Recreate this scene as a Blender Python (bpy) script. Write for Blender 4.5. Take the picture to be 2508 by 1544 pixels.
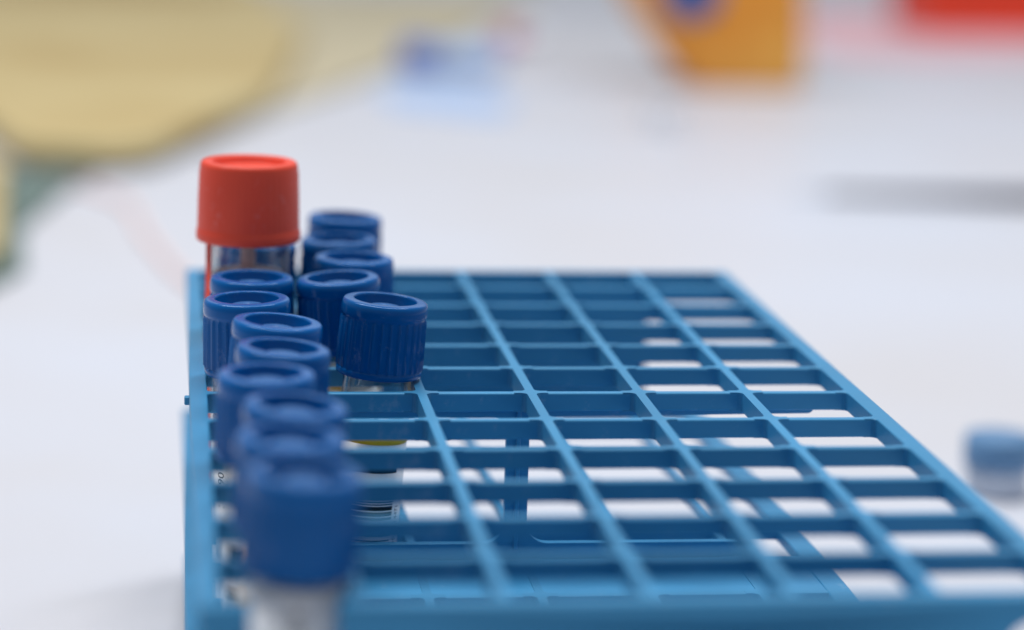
import bpy, bmesh, math, random
from mathutils import Matrix, Vector

for o in list(bpy.data.objects):
    bpy.data.objects.remove(o, do_unlink=True)
SC = bpy.context.scene
COL = SC.collection
MM = 0.001
H = 70.0            # rack top above the table, mm
random.seed(4)

# ------------------------------------------------------------------ camera
cam_d = bpy.data.cameras.new('camera')
cam = bpy.data.objects.new('camera', cam_d)
COL.objects.link(cam)
SC.camera = cam
PIT, YAW, ROL = 0.20281, -0.13724, 0.03028
U = Vector((math.cos(YAW), math.sin(YAW), 0))
F0 = Vector((-math.sin(YAW), math.cos(YAW), 0))
FW = F0 * math.cos(PIT) + Vector((0, 0, -math.sin(PIT)))
V = F0 * math.sin(PIT) + Vector((0, 0, math.cos(PIT)))
RT = U * math.cos(ROL) + V * math.sin(ROL)
UP = -U * math.sin(ROL) + V * math.cos(ROL)
M3 = Matrix((RT, UP, -FW)).transposed()
cam.matrix_world = Matrix.Translation(Vector((-4.857, -421.7, 105.92 + H)) * MM) @ M3.to_4x4()
cam_d.sensor_width = 36.0
cam_d.lens = 36.0 * 6172.6 / 2508
cam_d.clip_start = 0.01
cam_d.clip_end = 30
cam_d.dof.use_dof = True
cam_d.dof.focus_distance = 0.455
cam_d.dof.aperture_fstop = 6.7

# ------------------------------------------------------------------ light
w = bpy.data.worlds.new('World')
SC.world = w
w.use_nodes = True
bg = w.node_tree.nodes['Background']
bg.inputs[0].default_value = (0.80, 0.87, 1.0, 1)
bg.inputs[1].default_value = 0.34

def area(name, loc, size, power, col, target=(0.06, 0.1, 0.0)):
    d = bpy.data.lights.new(name, 'AREA')
    d.shape = 'RECTANGLE'
    d.size, d.size_y = size
    d.energy = power
    d.color = col
    o = bpy.data.objects.new(name, d)
    COL.objects.link(o)
    o.location = loc
    o.rotation_euler = (Vector(target) - Vector(loc)).to_track_quat('-Z', 'Y').to_euler()
    return o

area('ceiling_lamp', (-0.42, 0.5, 1.9), (0.28, 1.3), 29, (0.98, 0.96, 0.95))
area('ceiling_lamp', (0.55, 0.5, 1.9), (0.28, 1.3), 18, (0.95, 0.97, 1.0))
area('back_sheen_light', (0.7, 3.6, 1.5), (2.6, 1.3), 4, (0.90, 0.95, 1.0))  # added soft light from behind, gives sheen on rims and top faces
SC.view_settings.view_transform = 'Standard'
SC.view_settings.look = 'None'
SC.view_settings.exposure = 0.0
SC.view_settings.gamma = 1.0
SC.cycles.max_bounces = 12
SC.cycles.transparent_max_bounces = 40
SC.cycles.transmission_bounces = 10
SC.cycles.caustics_refractive = False

# ------------------------------------------------------------------ materials
def s2l(c):
    return tuple((v / 12.92 if v <= 0.04045 else ((v + 0.055) / 1.055) ** 2.4) for v in [x / 255.0 for x in c])

def mat(name, rgb, rough=0.4, spec=0.5, var=0.06, nscale=60.0, bump=0.0, bscale=900.0, sss=0.0, coat=0.0, trans=0.0, ior=1.45, lin=False, tint=None):
    m = bpy.data.materials.new(name)
    m.use_nodes = True
    nt = m.node_tree
    b = nt.nodes['Principled BSDF']
    c = rgb if lin else s2l(rgb)
    b.inputs['Roughness'].default_value = rough
    b.inputs['Specular IOR Level'].default_value = spec
    b.inputs['IOR'].default_value = ior
    if tint: b.inputs['Specular Tint'].default_value = tint + (1,)
    b.inputs['Coat Weight'].default_value = coat
    b.inputs['Coat Roughness'].default_value = 0.07
    if sss:
        b.inputs['Subsurface Weight'].default_value = sss
        b.inputs['Subsurface Radius'].default_value = (0.0004, 0.0007, 0.001)
        b.inputs['Subsurface Scale'].default_value = 1.0
    b.inputs['Transmission Weight'].default_value = trans
    tc = nt.nodes.new('ShaderNodeTexCoord')
    if var:
        n = nt.nodes.new('ShaderNodeTexNoise')
        n.inputs['Scale'].default_value = nscale
        n.inputs['Detail'].default_value = 4
        r = nt.nodes.new('ShaderNodeValToRGB')
        r.color_ramp.elements[0].position = 0.3
        r.color_ramp.elements[1].position = 0.7
        r.color_ramp.elements[0].color = tuple(v * (1 - var) for v in c) + (1,)
        r.color_ramp.elements[1].color = tuple(min(1, v * (1 + var)) for v in c) + (1,)
        nt.links.new(tc.outputs['Object'], n.inputs['Vector'])
        nt.links.new(n.outputs['Fac'], r.inputs['Fac'])
        nt.links.new(r.outputs['Color'], b.inputs['Base Color'])
        mr = nt.nodes.new('ShaderNodeMapRange')
        mr.inputs[3].default_value = max(0.02, rough - 0.06)
        mr.inputs[4].default_value = min(1, rough + 0.06)
        nt.links.new(n.outputs['Fac'], mr.inputs[0])
        nt.links.new(mr.outputs[0], b.inputs['Roughness'])
    else:
        b.inputs['Base Color'].default_value = c + (1,)
    if bump:
        n2 = nt.nodes.new('ShaderNodeTexNoise')
        n2.inputs['Scale'].default_value = bscale
        n2.inputs['Detail'].default_value = 3
        bp = nt.nodes.new('ShaderNodeBump')
        bp.inputs['Strength'].default_value = bump
        bp.inputs['Distance'].default_value = 0.0003
        nt.links.new(tc.outputs['Object'], n2.inputs['Vector'])
        nt.links.new(n2.outputs['Fac'], bp.inputs['Height'])
        nt.links.new(bp.outputs['Normal'], b.inputs['Normal'])
    return m

M = {
    'rack': mat('rack_plastic', (60, 140, 186), rough=0.42, spec=0.5, tint=(0.7, 0.9, 1.0), var=0.07, nscale=35, bump=0.12, bscale=700, sss=0.0),
    'cap': mat('blue_cap_plastic', (0, 92, 162), rough=0.2, spec=0.32, coat=0.1, tint=(0.5, 0.75, 1.0), var=0.05, nscale=90, bump=0.05, bscale=1500),
    'stopper': mat('stopper_rubber', (58, 108, 166), rough=0.3, spec=0.4, var=0.08),  # lighter than the cap blue: overhead sheen is put into this colour
    'redcap': mat('red_cap_plastic', (240, 76, 50), rough=0.42, spec=0.45, var=0.05, nscale=70, bump=0.06, bscale=900),
    'paper': mat('label_paper', (246, 246, 246), rough=0.65, spec=0.2, var=0.03, nscale=200),
    'ink': mat('black_ink', (18, 20, 24), rough=0.6, spec=0.2, var=0.1),
    'gold': mat('gold_print', (246, 186, 50), rough=0.5, spec=0.3, var=0.08),
    'table': mat('table_laminate', (224, 225, 229), rough=0.42, spec=0.35, var=0.02, nscale=7, bump=0.03, bscale=300),
    'tan': mat('tan_vinyl', (186, 164, 108), rough=0.6, spec=0.3, var=0.08, nscale=6),
    'beige': mat('beige_felt', (196, 186, 158), rough=0.8, spec=0.2, var=0.05, nscale=8),
    'teal': mat('teal_card', (104, 122, 116), rough=0.6, spec=0.3, var=0.12, nscale=12),
    'orange': mat('orange_plastic', (244, 164, 48), rough=0.4, spec=0.4, var=0.08, nscale=14),
    'badge': mat('blue_print', (44, 92, 160), rough=0.45, spec=0.4, var=0.05),
    'red': mat('red_plastic', (224, 68, 42), rough=0.4, spec=0.4, var=0.06, nscale=12),
    'pinkpaper': mat('pink_paper', (226, 186, 192), rough=0.7, spec=0.2, var=0.05, nscale=12),
    'palepink': mat('pale_pink', (236, 206, 200), rough=0.4, spec=0.4, var=0.04),
    'lightblue': mat('light_blue_film', (172, 198, 234), rough=0.5, spec=0.3, var=0.08, nscale=30),
    'pinkcap': mat('pink_cap_plastic', (214, 130, 160), rough=0.4, spec=0.4, var=0.05),
    'grey': mat('slate_plastic', (30, 36, 66), rough=0.4, spec=0.4, var=0.08),
    'white': mat('white_plastic', (240, 241, 244), rough=0.35, spec=0.4, var=0.02),
    'frost': mat('frosted_plastic', (194, 204, 220), rough=0.5, spec=0.4, var=0.04),
    'bluecap': mat('bright_blue_plastic', (62, 104, 190), rough=0.4, spec=0.4, var=0.05),
    'vialcap': mat('steel_blue_plastic', (96, 138, 178), rough=0.4, spec=0.4, var=0.05),
}

def mottle(m, a, b, sc):
    nt = m.node_tree
    r = [n for n in nt.nodes if n.type == 'VALTORGB'][0]
    n = [n for n in nt.nodes if n.type == 'TEX_NOISE'][0]
    n.inputs['Scale'].default_value = sc
    n.inputs['Detail'].default_value = 6
    r.color_ramp.elements[0].color = s2l(a) + (1,)
    r.color_ramp.elements[1].color = s2l(b) + (1,)
mottle(M['table'], (204, 202, 204), (206, 211, 222), 5.0)
mottle(M['tan'], (176, 150, 94), (206, 190, 142), 5.0)
mottle(M['orange'], (232, 140, 36), (248, 184, 84), 16.0)

def wear(m, scale, lo, hi, amt, stretch=(1, 1, 1)):
    """fine scuffs: small lighter, rougher specks"""
    nt = m.node_tree
    b = nt.nodes['Principled BSDF']
    tc = [n for n in nt.nodes if n.type == 'TEX_COORD'][0]
    mp = nt.nodes.new('ShaderNodeMapping')
    mp.inputs['Scale'].default_value = stretch
    n = nt.nodes.new('ShaderNodeTexNoise')
    n.inputs['Scale'].default_value = scale
    n.inputs['Detail'].default_value = 5
    n.inputs['Roughness'].default_value = 0.7
    mr = nt.nodes.new('ShaderNodeMapRange')
    mr.inputs[1].default_value = lo
    mr.inputs[2].default_value = hi
    mr.inputs[3].default_value = 0.0
    mr.inputs[4].default_value = amt
    mx = nt.nodes.new('ShaderNodeMix')
    mx.data_type = 'RGBA'
    mx.inputs[7].default_value = (0.75, 0.8, 0.85, 1)
    oi = nt.nodes.new('ShaderNodeObjectInfo')
    hs = nt.nodes.new('ShaderNodeHueSaturation')
    vr = nt.nodes.new('ShaderNodeMapRange')
    vr.inputs[3].default_value = 0.90
    vr.inputs[4].default_value = 1.10
    src = b.inputs['Base Color'].links[0].from_socket
    nt.links.new(tc.outputs['Object'], mp.inputs[0])
    nt.links.new(mp.outputs[0], n.inputs['Vector'])
    nt.links.new(n.outputs['Fac'], mr.inputs[0])
    nt.links.new(mr.outputs[0], mx.inputs[0])
    nt.links.new(oi.outputs['Random'], vr.inputs[0])
    nt.links.new(vr.outputs[0], hs.inputs['Value'])
    nt.links.new(src, hs.inputs['Color'])
    nt.links.new(hs.outputs[0], mx.inputs[6])
    nt.links.new(mx.outputs[2], b.inputs['Base Color'])
wear(M['rack'], 160, 0.60, 0.75, 0.16, (1, .6, 1))
wear(M['cap'], 260, 0.60, 0.74, 0.10)
wear(M['redcap'], 240, 0.60, 0.74, 0.10)

def clear_mat():
    m = bpy.data.materials.new('clear_plastic')
    m.use_nodes = True
    nt = m.node_tree
    nt.nodes.clear()
    out = nt.nodes.new('ShaderNodeOutputMaterial')
    mix = nt.nodes.new('ShaderNodeMixShader')
    tr = nt.nodes.new('ShaderNodeBsdfTransparent')
    tr.inputs[0].default_value = (0.97, 0.98, 0.98, 1)
    gl = nt.nodes.new('ShaderNodeBsdfGlossy')
    gl.inputs['Roughness'].default_value = 0.08
    lw = nt.nodes.new('ShaderNodeLayerWeight')
    lw.inputs['Blend'].default_value = 0.5
    mr = nt.nodes.new('ShaderNodeMapRange')
    mr.inputs[3].default_value = 0.03
    mr.inputs[4].default_value = 0.75
    pw = nt.nodes.new('ShaderNodeMath')
    pw.operation = 'POWER'
    pw.inputs[1].default_value = 3.0
    nt.links.new(lw.outputs['Facing'], pw.inputs[0])
    nt.links.new(pw.outputs[0], mr.inputs[0])
    nt.links.new(mr.outputs[0], mix.inputs[0])
    nt.links.new(tr.outputs[0], mix.inputs[1])
    nt.links.new(gl.outputs[0], mix.inputs[2])
    nt.links.new(mix.outputs[0], out.inputs[0])
    return m
M['clear'] = clear_mat()

# ------------------------------------------------------------------ helpers
def empty(name, loc=(0, 0, 0)):
    o = bpy.data.objects.new(name, None)
    o.empty_display_size = 0.01
    COL.objects.link(o)
    o.location = Vector(loc) * MM
    return o

def tag(o, label=None, cat=None, group=None, kind=None):
    if label: o['label'] = label
    if cat: o['category'] = cat
    if group: o['group'] = group
    if kind: o['kind'] = kind
    return o

def link(name, me, m, parent=None, bevel=0.0, segs=2, smooth=True, loc=None):
    if m and not me.materials:
        me.materials.append(m)
    o = bpy.data.objects.new(name, me)
    COL.objects.link(o)
    if parent: o.parent = parent
    if loc: o.location = Vector(loc) * MM
    if smooth:
        for p in me.polygons: p.use_smooth = True
    if bevel:
        md = o.modifiers.new('bevel', 'BEVEL')
        md.width = bevel * MM
        md.segments = segs
        md.limit_method = 'ANGLE'
        md.angle_limit = math.radians(40)
        md.harden_normals = True
    return o

def from_bm(name, bm):
    bmesh.ops.recalc_face_normals(bm, faces=bm.faces)
    me = bpy.data.meshes.new(name)
    bm.to_mesh(me)
    bm.free()
    me.transform(Matrix.Scale(MM, 4))
    return me

def box_mesh(name, x0, x1, y0, y1, z0, z1):
    bm = bmesh.new()
    bmesh.ops.create_cube(bm, size=1)
    for v in bm.verts:
        v.co = Vector((x0 + (v.co.x + .5) * (x1 - x0), y0 + (v.co.y + .5) * (y1 - y0), z0 + (v.co.z + .5) * (z1 - z0)))
    return from_bm(name, bm)

def fillet(pts, n=5):
    """pts: (x, y, r) polygon -> polygon with rounded corners"""
    out = []
    N = len(pts)
    for i in range(N):
        p = Vector(pts[i][:2]); r = pts[i][2] if len(pts[i]) > 2 else 0
        a = Vector(pts[i - 1][:2]) - p; b = Vector(pts[(i + 1) % N][:2]) - p
        if r <= 0 or a.length < 1e-6 or b.length < 1e-6:
            out.append(p); continue
        la, lb = a.length, b.length
        a.normalize(); b.normalize()
        ang = a.angle(b)
        if ang > 3.1:
            out.append(p); continue
        t = min(r / math.tan(ang / 2), la * .499, lb * .499)
        rr = t * math.tan(ang / 2)
        c = p + (a + b).normalized() * (rr / math.sin(ang / 2))
        s = p + a * t - c; e = p + b * t - c
        a0 = math.atan2(s.y, s.x); a1 = math.atan2(e.y, e.x)
        d = (a1 - a0 + math.pi) % (2 * math.pi) - math.pi
        for k in range(n + 1):
            q = a0 + d * k / n
            out.append(c + Vector((math.cos(q), math.sin(q))) * rr)
    return out

def prism(name, polys, lo, hi, plane='xy'):
    """extrude 2-D outlines (first outer, others holes) between lo and hi (mm)"""
    cd = bpy.data.curves.new('tmp', 'CURVE')
    cd.dimensions = '2D'
    cd.fill_mode = 'BOTH'
    for pl in polys:
        sp = cd.splines.new('POLY')
        sp.points.add(len(pl) - 1)
        for q, p in zip(sp.points, pl):
            q.co = (p[0], p[1], 0, 1)
        sp.use_cyclic_u = True
    cd.extrude = (hi - lo) / 2
    o = bpy.data.objects.new('tmp', cd)
    COL.objects.link(o)
    bpy.context.view_layer.update()
    me0 = o.evaluated_get(bpy.context.evaluated_depsgraph_get()).to_mesh()
    bm = bmesh.new()
    bm.from_mesh(me0)
    bpy.data.objects.remove(o, do_unlink=True)
    bmesh.ops.remove_doubles(bm, verts=bm.verts, dist=1e-4)
    mid = (lo + hi) / 2
    for v in bm.verts:
        if plane == 'xy': v.co = Vector((v.co.x, v.co.y, v.co.z + mid))
        else: v.co = Vector((v.co.x, v.co.z + mid, v.co.y))
    bmesh.ops.dissolve_limit(bm, angle_limit=0.001, verts=bm.verts, edges=bm.edges)
    return from_bm(name, bm)

def lathe(name, prof, n=64, ribs=None, close=False):
    """prof: (r, z[, ribweight]) ; ribs=(count, height)"""
    bm = bmesh.new()
    rings = []
    for p in prof:
        r, z = p[0], p[1]
        wgt = p[2] if len(p) > 2 else 0
        if r < 1e-6:
            rings.append([bm.verts.new((0, 0, z))]); continue
        ring = []
        for k in range(n):
            a = 2 * math.pi * k / n
            rr = r
            if ribs and wgt:
                ph = (k % (n // ribs[0])) / (n // ribs[0])
                d = abs(ph - 0.5) * 2
                rr += ribs[1] * wgt * max(0.0, (d - 0.6) / 0.4)
            ring.append(bm.verts.new((rr * math.cos(a), rr * math.sin(a), z)))
        rings.append(ring)
    pairs = list(zip(rings, rings[1:]))
    if close: pairs.append((rings[-1], rings[0]))
    for A, B in pairs:
        if len(A) == 1 and len(B) == 1: continue
        for k in range(n):
            k2 = (k + 1) % n
            if len(A) == 1: bm.faces.new((A[0], B[k], B[k2]))
            elif len(B) == 1: bm.faces.new((A[k], A[k2], B[0]))
            else: bm.faces.new((A[k], A[k2], B[k2], B[k]))
    return from_bm(name, bm)

def sector(name, r, a0, a1, z0, z1, n=24, th=0.06):
    """curved sheet on a tube; angles in degrees, 0 = facing -y (the front), + to +x"""
    bm = bmesh.new()
    g = []
    for k in range(n + 1):
        a = math.radians(a0 + (a1 - a0) * k / n)
        g.append([bm.verts.new((rr * math.sin(a), -rr * math.cos(a), z)) for rr, z in ((r, z0), (r, z1), (r + th, z1), (r + th, z0))])
    for k in range(n):
        for i in range(4):
            j = (i + 1) % 4
            bm.faces.new((g[k][i], g[k][j], g[k + 1][j], g[k + 1][i]))
    bm.faces.new(g[0]); bm.faces.new(g[n])
    return bm

def merge(bms):
    out = bmesh.new()
    for b in bms:
        me = bpy.data.meshes.new('t'); b.to_mesh(me); b.free()
        out.from_mesh(me); bpy.data.meshes.remove(me)
    return out

def text_on_tube(name, txt, size, r, ang, zc, vertical=False):
    cd = bpy.data.curves.new('tmp', 'FONT')
    cd.body = txt
    cd.size = size
    cd.align_x = 'CENTER'
    cd.align_y = 'CENTER'
    o = bpy.data.objects.new('tmp', cd)
    COL.objects.link(o)
    bpy.context.view_layer.update()
    me0 = o.evaluated_get(bpy.context.evaluated_depsgraph_get()).to_mesh()
    bm = bmesh.new(); bm.from_mesh(me0)
    bpy.data.objects.remove(o, do_unlink=True)
    for v in bm.verts:
        x, y = (v.co.x, v.co.y) if not vertical else (-v.co.y, v.co.x)
        a = math.radians(ang) + x / r
        v.co = Vector((r * math.sin(a), -r * math.cos(a), zc + y))
    me = bpy.data.meshes.new(name)
    bm.to_mesh(me); bm.free()
    me.transform(Matrix.Scale(MM, 4))
    return me

# ------------------------------------------------------------------ setting: the table top
tbl = link('table_top', box_mesh('table_top', -1500, 2500, -900, 4500, -30, 0), M['table'], smooth=False)
tag(tbl, 'white laminate table top under the tube rack', 'table top', kind='structure')

# ------------------------------------------------------------------ the rack
rack = empty('tube_rack', (0, 0, 0))
tag(rack, 'blue plastic tube rack with six lanes of square cells', 'tube rack')
YB = [-20.0 * j for j in range(4, -7, -1)]          # cross bars, front to back
XD = [20.0 * i for i in range(1, 6)]                # dividers
X0, X1, YF, YR = -1.6, 122.1, -101.6, 138.8
RW = 3.2                                            # rim width
XI0, XI1, YI0, YI1 = X0 + RW, X1 - RW, YF + RW, YR - 2.4

def stubs_up(x, s, y0, y1, crossings, hw, arm, r, down=False):
    """edge along x running y0->y1 with little filleted arms towards s at each crossing"""
    out = []
    cs = crossings if not down else crossings[::-1]
    d = -1 if down else 1
    for c in cs:
        out += [(x, c - d * hw, r), (x + s * arm, c - d * hw, 0), (x + s * arm, c + d * hw, 0), (x, c + d * hw, r)]
    return out

HB, HD = 0.85, 0.85                                 # half thickness of bars / dividers
R_F, ARM = 2.1, 2.25
# rim: one outline with a slot in the front
SL0, SL1 = 5.6, 17.4
rim = [(SL1, YF, .4), (X1, YF, 1.2), (X1, YR, 1.2), (X0, YR, 1.2), (X0, YF, 1.2), (SL0, YF, .4), (SL0, YI0, .4), (XI0, YI0, 1.2)]
rim += stubs_up(XI0, 1, YI0, YI1, YB, HB - .04, ARM, R_F)
rim += [(XI0, YI1, 1.2), (XI1, YI1, 1.2)]
rim += stubs_up(XI1, -1, YI0, YI1, YB, HB - .04, ARM, R_F, down=True)
rim += [(XI1, YI0, 1.2), (SL1, YI0, .4)]
top = link('top_tray', prism('top_tray', [fillet(rim, 5)], -3.5, 0), M['rack'], rack, bevel=.3, segs=3, loc=(0, 0, H))
bar_me = box_mesh('cross_bar', XI0 - .8, XI1 + .8, -HB, HB, -3.7, -.06)
for v in bar_me.vertices:                      # bars are a little deeper at the tube side
    if v.co.z < -.002: v.co.z = (-3.78 + .32 * v.co.x / .12) * MM
for y in YB:
    b = link('cross_bar', bar_me, M['rack'], top, bevel=.45, segs=3, loc=(0, y, 0))
def divider_mesh(name, y0, y1, hw, z0, z1, YB=YB):
    pl = [(hw, y0, 0)] + stubs_up(hw, 1, y0, y1, YB, HB - .04, ARM, R_F) + [(hw, y1, 0), (-hw, y1, 0)]
    pl += stubs_up(-hw, -1, y0, y1, YB, HB - .04, ARM, R_F, down=True) + [(-hw, y0, 0)]
    return prism(name, [fillet(pl, 5)], z0, z1)
for x in XD:
    div_me = divider_mesh('divider', YI0 - .8, YI1 + .8, HD, -3.76 + .32 * x / 120, -.03)
    link('divider', div_me, M['rack'], top, bevel=.4, segs=3, loc=(x, 0, 0))

# middle tray, 32 mm below
mt_out = [(-2.3, -100.5, 2), (116.5, -100.5, 2), (116.5, 138.2, 2), (-2.3, 138.2, 2)]
mt_in = [(2.6, -96.0, 1.5), (2.6, 133.0, 1.5), (112.0, 133.0, 1.5), (112.0, -96.0, 1.5)]
mid = link('middle_tray', prism('middle_tray', [fillet(mt_out), fillet(mt_in)], -2.4, 0), M['rack'], rack, bevel=.3, loc=(0, 0, H - 32))
mbar = box_mesh('cross_bar', 2.0, 112.5, -.8, .8, -2.2, -.12)
MB = [v for v in YB if v not in (60.0, 80.0)]
mdiv = divider_mesh('divider', -96.6, 133.6, .8, -2.1, -.05, MB)
for y in MB: link('cross_bar', mbar, M['rack'], mid, bevel=.25, loc=(0, y, 0))
for x in XD: link('divider', mdiv, M['rack'], mid, bevel=.25, loc=(x, 0, 0))

link('stiffening_plate', box_mesh('stiffening_plate', 20.3, 112.3, .3, 19.7, -2.0, -.2), M['rack'], mid, bevel=.2)

# bottom tray the tubes stand on
bt = [(-1.6, -98.6, 2), (121.6, -98.6, 2), (121.6, 128, 2), (-1.6, 128, 2)]
link('bottom_tray', prism('bottom_tray', [fillet(bt)], 4.6, 7.0), M['rack'], rack, bevel=.4)

# end panel with a slot for the corner tube and a cut-away corner
fp = [(-1.2, -3.0, 0), (SL0, -3.0, 0), (SL0, -52, 2), (SL1, -52, 2), (SL1, -3.0, 0), (121.6, -3.0, 0), (121.6, -3.65, .2), (109.6, -3.65, 5), (109.6, -58, 3),
      (118, -62, 2), (118, -H, 0), (2, -H, 0), (2, -58, 4), (-1.2, -30, 3)]
hole = [(73 + 1.6 * math.cos(a * math.pi / 8), -7.0 + 1.6 * math.sin(a * math.pi / 8)) for a in range(16)]
link('end_panel', prism('end_panel', [fillet(fp, 7), hole], -101.2, -99.0, 'xz'), M['rack'], rack, bevel=.35, segs=3, loc=(0, 0, H))
# rear panel
bp_ = [(2, -3.0, 0), (103.6, -3.0, 0), (103.6, -33, 4), (24, -36, 6), (24, -H, 0), (8, -H, 0), (8, -36, 3), (2, -30, 3)]
link('end_panel', prism('rear_panel', [fillet(bp_, 6)], 136.2, 138.4, 'xz'), M['rack'], rack, bevel=.35, loc=(0, 0, H))
# middle panel with the central post
cp = [(6, -.8, 0), (113.3, -.8, .4), (113.3, -4.45, 1.2), (60.2, -5.0, 3), (60.2, -29, 4), (104, -29, 4), (104, -H, 0), (16, -H, 0), (16, -29, 4), (56, -29, 4), (56, -5.0, 3), (6, -5.5, 1)]
cpo = link('middle_panel', prism('middle_panel', [fillet(cp, 7)], 21.0, 22.8, 'xz'), M['rack'], rack, bevel=.3, loc=(0, 0, H))
link('post_rib', box_mesh('post_rib', 57.7, 58.5, 20.2, 21.1, -30, -3.2), M['rack'], cpo, bevel=.2)
link('locking_tab', box_mesh('locking_tab', -2.5, -1.3, 20.6, 22.4, H - 2.6, H - 1.1), M['rack'], rack, bevel=.25)

# ------------------------------------------------------------------ tubes
RC = 7.7
cap_prof = [(5.9, .0), (7.15, 0), (7.42, .12), (7.5, .35), (7.5, 1.0), (7.42, 1.15), (7.32, 1.2, 0), (7.30, 1.5, 1), (7.24, 5.5, 1), (7.17, 9.6, 1), (7.15, 10.0, .6), (7.22, 10.25, 0), (7.42, 10.5),
            (7.50, 10.9), (7.5, 11.7), (7.46, 12.2), (7.38, 12.55), (7.24, 12.85), (7.05, 13.02), (6.82, 13.08), (5.75, 13.2), (5.6, 13.17), (5.48, 13.05), (5.42, 12.8), (5.3, 8.6), (4.9, 8.3), (0, 8.25)]
cap_prof = [tuple([p[0] * 1.06, p[1] * 1.06] + list(p[2:])) for p in cap_prof]
cap_me = lathe('cap', cap_prof, 180, (30, .40))
st_prof = [(3.3, 8.2), (3.2, 8.6), (2.85, 11.2), (2.8, 11.75), (2.65, 11.98), (2.35, 12.05), (1.2, 12.0), (1.0, 12.15), (.6, 12.15), (.5, 12.0), (0, 12.0)]
stop_me = lathe('stopper', [(a * 1.06, b * 1.06) for a, b in st_prof], 40)
RB = 6.4
LT = 67.0     # length of the clear body from its foot to inside the cap (cap foot is at 64.6)
body_prof = [(0, 0), (1.8, .25), (3.6, 1.15), (5.1, 2.7), (6.05, 4.6), (6.4, 6.6), (6.4, LT), (5.5, LT), (5.5, 6.8), (5.2, 5.0), (4.3, 3.3), (3.0, 2.0), (1.5, 1.2), (0, 1.0)]
body_me = lathe('body', body_prof, 56)
lab_me = from_bm('label', sector('label', RB + .03, -158, 150, 14, 57.0, 64, .07))
gold_me = from_bm('gold_band', sector('gold_band', RB + .11, -158, 150, 52.2, 55.0, 64, .03))
RI = RB + .11
zs = []
z = 29.5
rnd = random.Random(11)
bars = []
while z < 43.5:
    t = rnd.choice((.25, .25, .5, .5, .85, 1.1))
    bars.append(sector('b', RI, -48, 44, z, z + t, 16, .02))
    z += t + rnd.choice((.25, .3, .5, .75))
code_me = from_bm('barcode', merge(bars))
blk_me = from_bm('title_block', sector('title_block', RI, -40, 46, 46.9, 50.6, 18, .02))
ttl_me = text_on_tube('lettering', '0011', 3.4, RI + .04, 14, 49.3)
num_me = text_on_tube('code_digits', '110 190 4471', 1.5, RI + .02, 56, 36.5, True)
dat_me = text_on_tube('date_text', '11/190', 2.6, RI + .02, -66, 43, True)

lot_me = text_on_tube('lot_text', '110 47', 2.6, RI + .02, -62, 52, True)

def parts_for(root, full=True, rot=0.0, up=0.0):
    c = link('cap', cap_me, M['cap'], root, loc=(0, 0, 64.3))
    link('stopper', stop_me, M['stopper'], c)
    link('body', body_me, M['clear'], root)
    l = link('label', lab_me, M['paper'], root)
    l.rotation_euler.z = math.radians(rot)
    l.location.z = up * MM
    if True:
        for n_, me, mm in (('gold_band', gold_me, 'gold'), ('barcode', code_me, 'ink'), ('title_block', blk_me, 'ink'), ('lettering', ttl_me, 'paper'), ('code_digits', num_me, 'ink'), ('date_text', dat_me, 'ink')):
            if not full and n_ == 'date_text':
                link('lot_text', lot_me, M['ink'], l, smooth=False)
            if not full and n_ not in ('code_digits', 'date_text'): continue
            link(n_, me, M[mm], l, smooth=(n_ not in ('lettering', 'code_digits', 'date_text')))

FLOOR = 7.0
def place_tube(root, xc, yc, tx, ty, length, foot):
    """lean so that the top is off-centre by tx, ty; foot off the other way"""
    fx, fy = xc - tx / 2, yc - ty / 2
    d = Vector((1.5 * tx, 1.5 * ty, length)).normalized()
    root.rotation_mode = 'QUATERNION'
    q = Vector((0, 0, 1)).rotation_difference(d)
    root.rotation_quaternion = q
    root.location = Vector((fx, fy, foot)) * MM

GRP = 'blue-capped sample tubes in the rack'
# lane, cell from the slotted end, lean x, lean y, turn of the label, lift, label
TUBES = [
    (0, 0, 3.2, -1.0, 62, 0.6, 'blue-capped tube with white label showing through the slot of the end panel'),
    (0, 1, 2.3, -.6, -10, 0.3, 'blue-capped tube leaning inwards, next behind the tube at the end-panel slot'),
    (0, 2, 3.9, -.8, 15, 0.2, 'blue-capped tube in the outer lane, third cell from the slotted end panel'),
    (0, 3, 0.1, 0, -20, 0.0, 'upright blue-capped tube in the outer lane, fourth cell from the slotted end panel'),
    (0, 4, 3.8, 0, 8, 0.0, 'leaning blue-capped tube in the outer lane, fifth cell from the slotted end panel'),
    (0, 5, 3.6, 0, -5, 0.2, 'blue-capped tube in the outer lane, third in front of the red-capped tube'),
    (0, 6, -1.2, .2, 12, 0.0, 'blue-capped tube against the rack rim, second in front of the red-capped tube'),
    (0, 7, 0.3, 0, 0, 0.2, 'blue-capped tube standing directly in front of the red-capped tube'),
    (0, 9, 2.9, 0, 20, 0.0, 'blue-capped tube standing directly behind the red-capped tube'),
    (1, 6, 4.1, 0.2, 0, 0.0, 'ribbed blue-capped tube leaning towards the empty cells, first in the inner lane'),
    (1, 7, -3.4, 0, 30, 0.3, 'blue-capped tube in the inner lane leaning towards the outer lane'),
    (1, 8, 1.1, 0, -30, 0.4, 'blue-capped tube in the inner lane beside the red-capped tube'),
    (1, 9, -.6, 0, 10, 0.6, 'blue-capped tube in the inner lane, second from the last in its line'),
    (1, 10, 2.0, 0, 40, 2.0, 'last blue-capped tube of the inner lane, standing highest'),
]
for lane, cell, tx, ty, rot, lift, lab in TUBES:
    t = empty('sample_tube')
    tag(t, lab, 'tube', GRP)
    parts_for(t, (lane, cell) != (0, 0), rot, 6.0 if (lane, cell) == (0, 0) else 0.0)
    place_tube(t, 10 + 20 * lane, -90 + 20 * cell, tx, ty, 78, FLOOR + lift)

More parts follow.
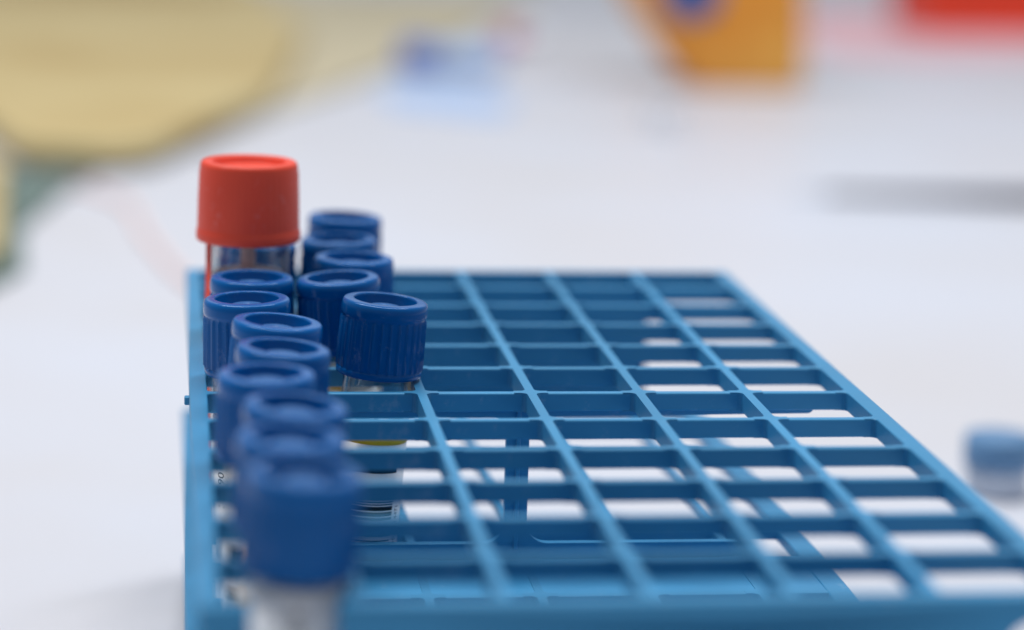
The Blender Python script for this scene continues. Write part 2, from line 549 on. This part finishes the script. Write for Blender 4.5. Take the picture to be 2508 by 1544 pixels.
# red-capped tube
rt = empty('sample_tube')
tag(rt, 'large clear tube with a tall red screw cap rising above the blue caps', 'tube')
rp = [(8.6, 0), (10.05, 0), (10.2, .2), (10.25, .6), (10.25, 1.6), (10.15, 2.0), (9.98, 2.6, 0), (9.96, 2.8, 1), (9.86, 8, 1), (9.66, 13.4, 1), (9.6, 13.8, .5), (9.58, 14.2, 0), (9.5, 14.9), (9.3, 15.35), (8.95, 15.6), (8.5, 15.65), (7.6, 15.6), (7.3, 15.45), (7.1, 15.1), (6.95, 14.2), (6.6, 14.0), (0, 14.0)]
rcap = link('cap', lathe('red_cap', rp, 288, (48, .06)), M['redcap'], rt, loc=(0, 0, 82))
rbod = [(0, 0), (2.4, .3), (4.7, 1.4), (6.7, 3.4), (7.8, 5.8), (8.2, 8), (8.2, 86), (7.2, 86), (7.2, 8.2), (6.9, 6.4), (5.9, 4.4), (4.0, 2.5), (2, 1.4), (0, 1.2)]
link('body', lathe('red_tube_body', rbod, 64), M['clear'], rt)
link('red_stripe', from_bm('red_stripe', sector('s', 8.24, -86, -62, 12, 81.5, 8, .05)), M['redcap'], rt)
rl = link('label', from_bm('red_label', sector('s', 8.24, -58, 150, 14, 60, 48, .06)), M['paper'], rt)
pg = link('plunger', lathe('plunger', [(0, 73), (6.9, 73), (7.1, 73.4), (7.1, 75.2), (6.8, 75.6), (1.5, 75.8), (1.4, 81), (1.4, 94), (0, 94)], 40), M['palepink'], rt)
place_tube(rt, 10, 70, .2, 0, 98, FLOOR)

# ------------------------------------------------------------------ things standing about on the table
def slab(name, pts, z0, z1, m, label, cat, bevel=1.5, group=None):
    o = link(name, prism(name, [fillet(pts, 8)], z0, z1), M[m], None, bevel=bevel, segs=3)
    tag(o, label, cat, group)
    return o

slab('desk_pad', [(-40, 770, 60), (24, 905, 0), (120, 1150, 0), (320, 1790, 60), (-400, 2100, 60), (-420, 1150, 60), (-100, 905, 60)], 0.0, 4, 'beige', 'pale beige desk pad under the tan folder on the white table', 'desk pad')
slab('folder', [(-48, 640, 70), (50, 975, 60), (86, 1330, 60), (60, 1900, 60), (-400, 1950, 60), (-400, 1200, 60), (-110, 900, 60)], 4.0, 14, 'tan', 'wide tan folder lying on the pale beige desk pad', 'folder', 3)
slab('teal_card', [(-36, 742, 12), (-50, 690, 30), (-64, 590, 20), (-58, 500, 14), (-70, 455, 10), (-160, 450, 10), (-160, 742, 10)], 0.0, 3, 'teal', 'dark teal card lying on the table by the tan folder', 'card')
slab('note_pad', [(-80, 735, 8), (-66, 505, 20), (-84, 462, 10), (-150, 462, 6), (-150, 735, 6)], 3.0, 10, 'tan', 'narrow yellow pad lying on the dark teal card', 'pad')

# orange tub with a blue oval
ot = empty('orange_tub', (355, 1150, 0))
tag(ot, 'orange tapered plastic tub with a blue oval badge', 'tub')
bm = bmesh.new()
rings = []
for zz, xl, xr, dy in ((0, -33, 33, 24), (3, -37, 36, 27), (20, -52, 36, 29), (60, -80, 33, 34), (100, -96, 30, 36), (104, -94, 28, 34)):
    pl = fillet([(xl, -dy, 12), (xr, -dy, 12), (xr, dy, 12), (xl, dy, 12)], 6)
    rings.append([bm.verts.new((p.x, p.y, zz)) for p in pl])
for A, B in zip(rings, rings[1:]):
    for k in range(len(A)):
        bm.faces.new((A[k], A[(k + 1) % len(A)], B[(k + 1) % len(A)], B[k]))
bm.faces.new(rings[0]); bm.faces.new(rings[-1])
ob = link('body', from_bm('orange_body', bm), M['orange'], ot, bevel=1.5)
bm = bmesh.new()
vs = [bm.verts.new((-42 + 19 * math.cos(a * math.pi / 24), -35.2 - .07 * (16 * math.sin(a * math.pi / 24)), 61 + 17 * math.sin(a * math.pi / 24))) for a in range(48)]
vb = [bm.verts.new(v.co + Vector((0, 3, 0))) for v in vs]
bm.faces.new(vs); bm.faces.new(vb)
for k in range(48): bm.faces.new((vs[k], vs[(k + 1) % 48], vb[(k + 1) % 48], vb[k]))
link('badge', from_bm('badge', bm), M['badge'], ot, smooth=False)
lid = link('lid', prism('tub_lid', [fillet([(-98, -38, 14), (32, -38, 14), (32, 38, 14), (-98, 38, 14)], 6)], 104, 110), M['white'], ot, bevel=1.5)

# red box
rbx = empty('red_box', (680, 1560, 0))
tag(rbx, 'red plastic box with a lid behind the orange tub', 'box')
link('body', prism('red_box_body', [fillet([(-95, -35, 8), (110, -35, 8), (110, 60, 8), (-95, 60, 8)])], 0, 46), M['red'], rbx, bevel=2)
link('lid', prism('red_box_lid', [fillet([(-98, -38, 8), (113, -38, 8), (113, 63, 8), (-98, 63, 8)])], 46, 55), M['red'], rbx, bevel=2)
slab('pink_sheet', [(470, 1330, 10), (560, 1340, 10), (820, 1470, 10), (860, 1750, 10), (560, 1760, 10), (455, 1560, 10)], 0, .8, 'pinkpaper', 'pale pink paper sheet under the red box', 'paper', .2)

# small lying tubes far back: blue cap, pink cap
def lying(name, loc, ang, rc, lc, rb, lb, capm, bodm, label):
    e = empty(name, loc)
    tag(e, label, 'tube')
    e.rotation_euler = (0, math.pi / 2, math.radians(ang))
    link('cap', lathe(name + '_cap', [(0, 0), (rc * .92, 0), (rc, .6), (rc, lc - .6), (rc * .92, lc), (rb * .6, lc)], 40), M[capm], e)
    link('body', lathe(name + '_body', [(rb * .6, lc - 1), (rb, lc - 1), (rb, lc + lb - rb), (rb * .7, lc + lb - rb * .3), (0, lc + lb)], 40), M[bodm], e)
    return e
lying('lying_tube', (143, 1196, 10.5), -22, 10.5, 22, 9, 46, 'bluecap', 'lightblue', 'pale blue tube with a darker blue cap lying on the table')
lying('lying_tube', (231, 1372, 7.2), 35, 7.2, 12, 6, 30, 'pinkcap', 'white', 'small white tube with a pink cap lying on the table')
slab('wipe', [(120, 1010, 8), (178, 965, 8), (196, 1040, 8), (170, 1120, 10), (118, 1100, 10)], 0, 1.2, 'lightblue', 'light blue folded wipe lying flat on the table', 'wipe', .3)

# little white cup, grey pen, steel blue vial
cup = link('white_cup', lathe('white_cup', [(0, 0), (7, 0), (8, .6), (10, 14), (10.6, 14.6), (10.2, 15), (9.2, 14.4), (7.4, 1.6), (0, 1.4)], 48), M['white'], None, loc=(262, 930, 0))
tag(cup, 'small white plastic cup on the table near the light blue wipe', 'cup')
pen = empty('grey_pen', (270, 684, 3.5))
pen.rotation_euler = (0, math.pi / 2, math.radians(-4))
tag(pen, 'slate grey pen lying on the white table', 'pen')
link('barrel', lathe('pen_barrel', [(0, 20), (1.3, 20), (1.6, 26), (2.3, 70), (3.3, 115), (3.5, 180), (3.1, 182), (0, 182)], 32), M['grey'], pen)
link('tip', lathe('pen_tip', [(0, 2), (.5, 2.4), (.6, 8), (1.0, 12), (1.3, 20.4), (0, 20.4)], 24), M['frost'], pen)
vial = empty('vial', (210.5, 196, 0))
tag(vial, 'short frosted vial with a steel blue lid beside the rack', 'vial')
link('body', lathe('vial_body', [(0, 0), (7.6, 0), (8.4, .8), (8.4, 8.4), (0, 8.4)], 48), M['frost'], vial)
link('lid', lathe('vial_lid', [(0, 8), (9.0, 8), (9.3, 8.4), (9.2, 15.2), (8.7, 15.8), (0, 15.8)], 48), M['vialcap'], vial)

# pale pink streak curving over the table, drawn as a thin raised line
cv = bpy.data.curves.new('streak', 'CURVE')
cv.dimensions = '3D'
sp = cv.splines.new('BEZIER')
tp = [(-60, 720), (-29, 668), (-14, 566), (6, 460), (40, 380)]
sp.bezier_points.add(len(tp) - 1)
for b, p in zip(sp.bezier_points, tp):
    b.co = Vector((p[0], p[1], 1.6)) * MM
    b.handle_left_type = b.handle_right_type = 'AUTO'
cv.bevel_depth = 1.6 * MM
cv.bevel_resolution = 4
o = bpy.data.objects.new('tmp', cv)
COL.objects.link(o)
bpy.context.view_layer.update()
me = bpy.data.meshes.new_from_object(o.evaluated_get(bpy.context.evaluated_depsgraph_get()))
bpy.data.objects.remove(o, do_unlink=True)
tu = link('streak', me, M['palepink'])
tag(tu, 'thin pale pink streak curving over the white table', 'streak')
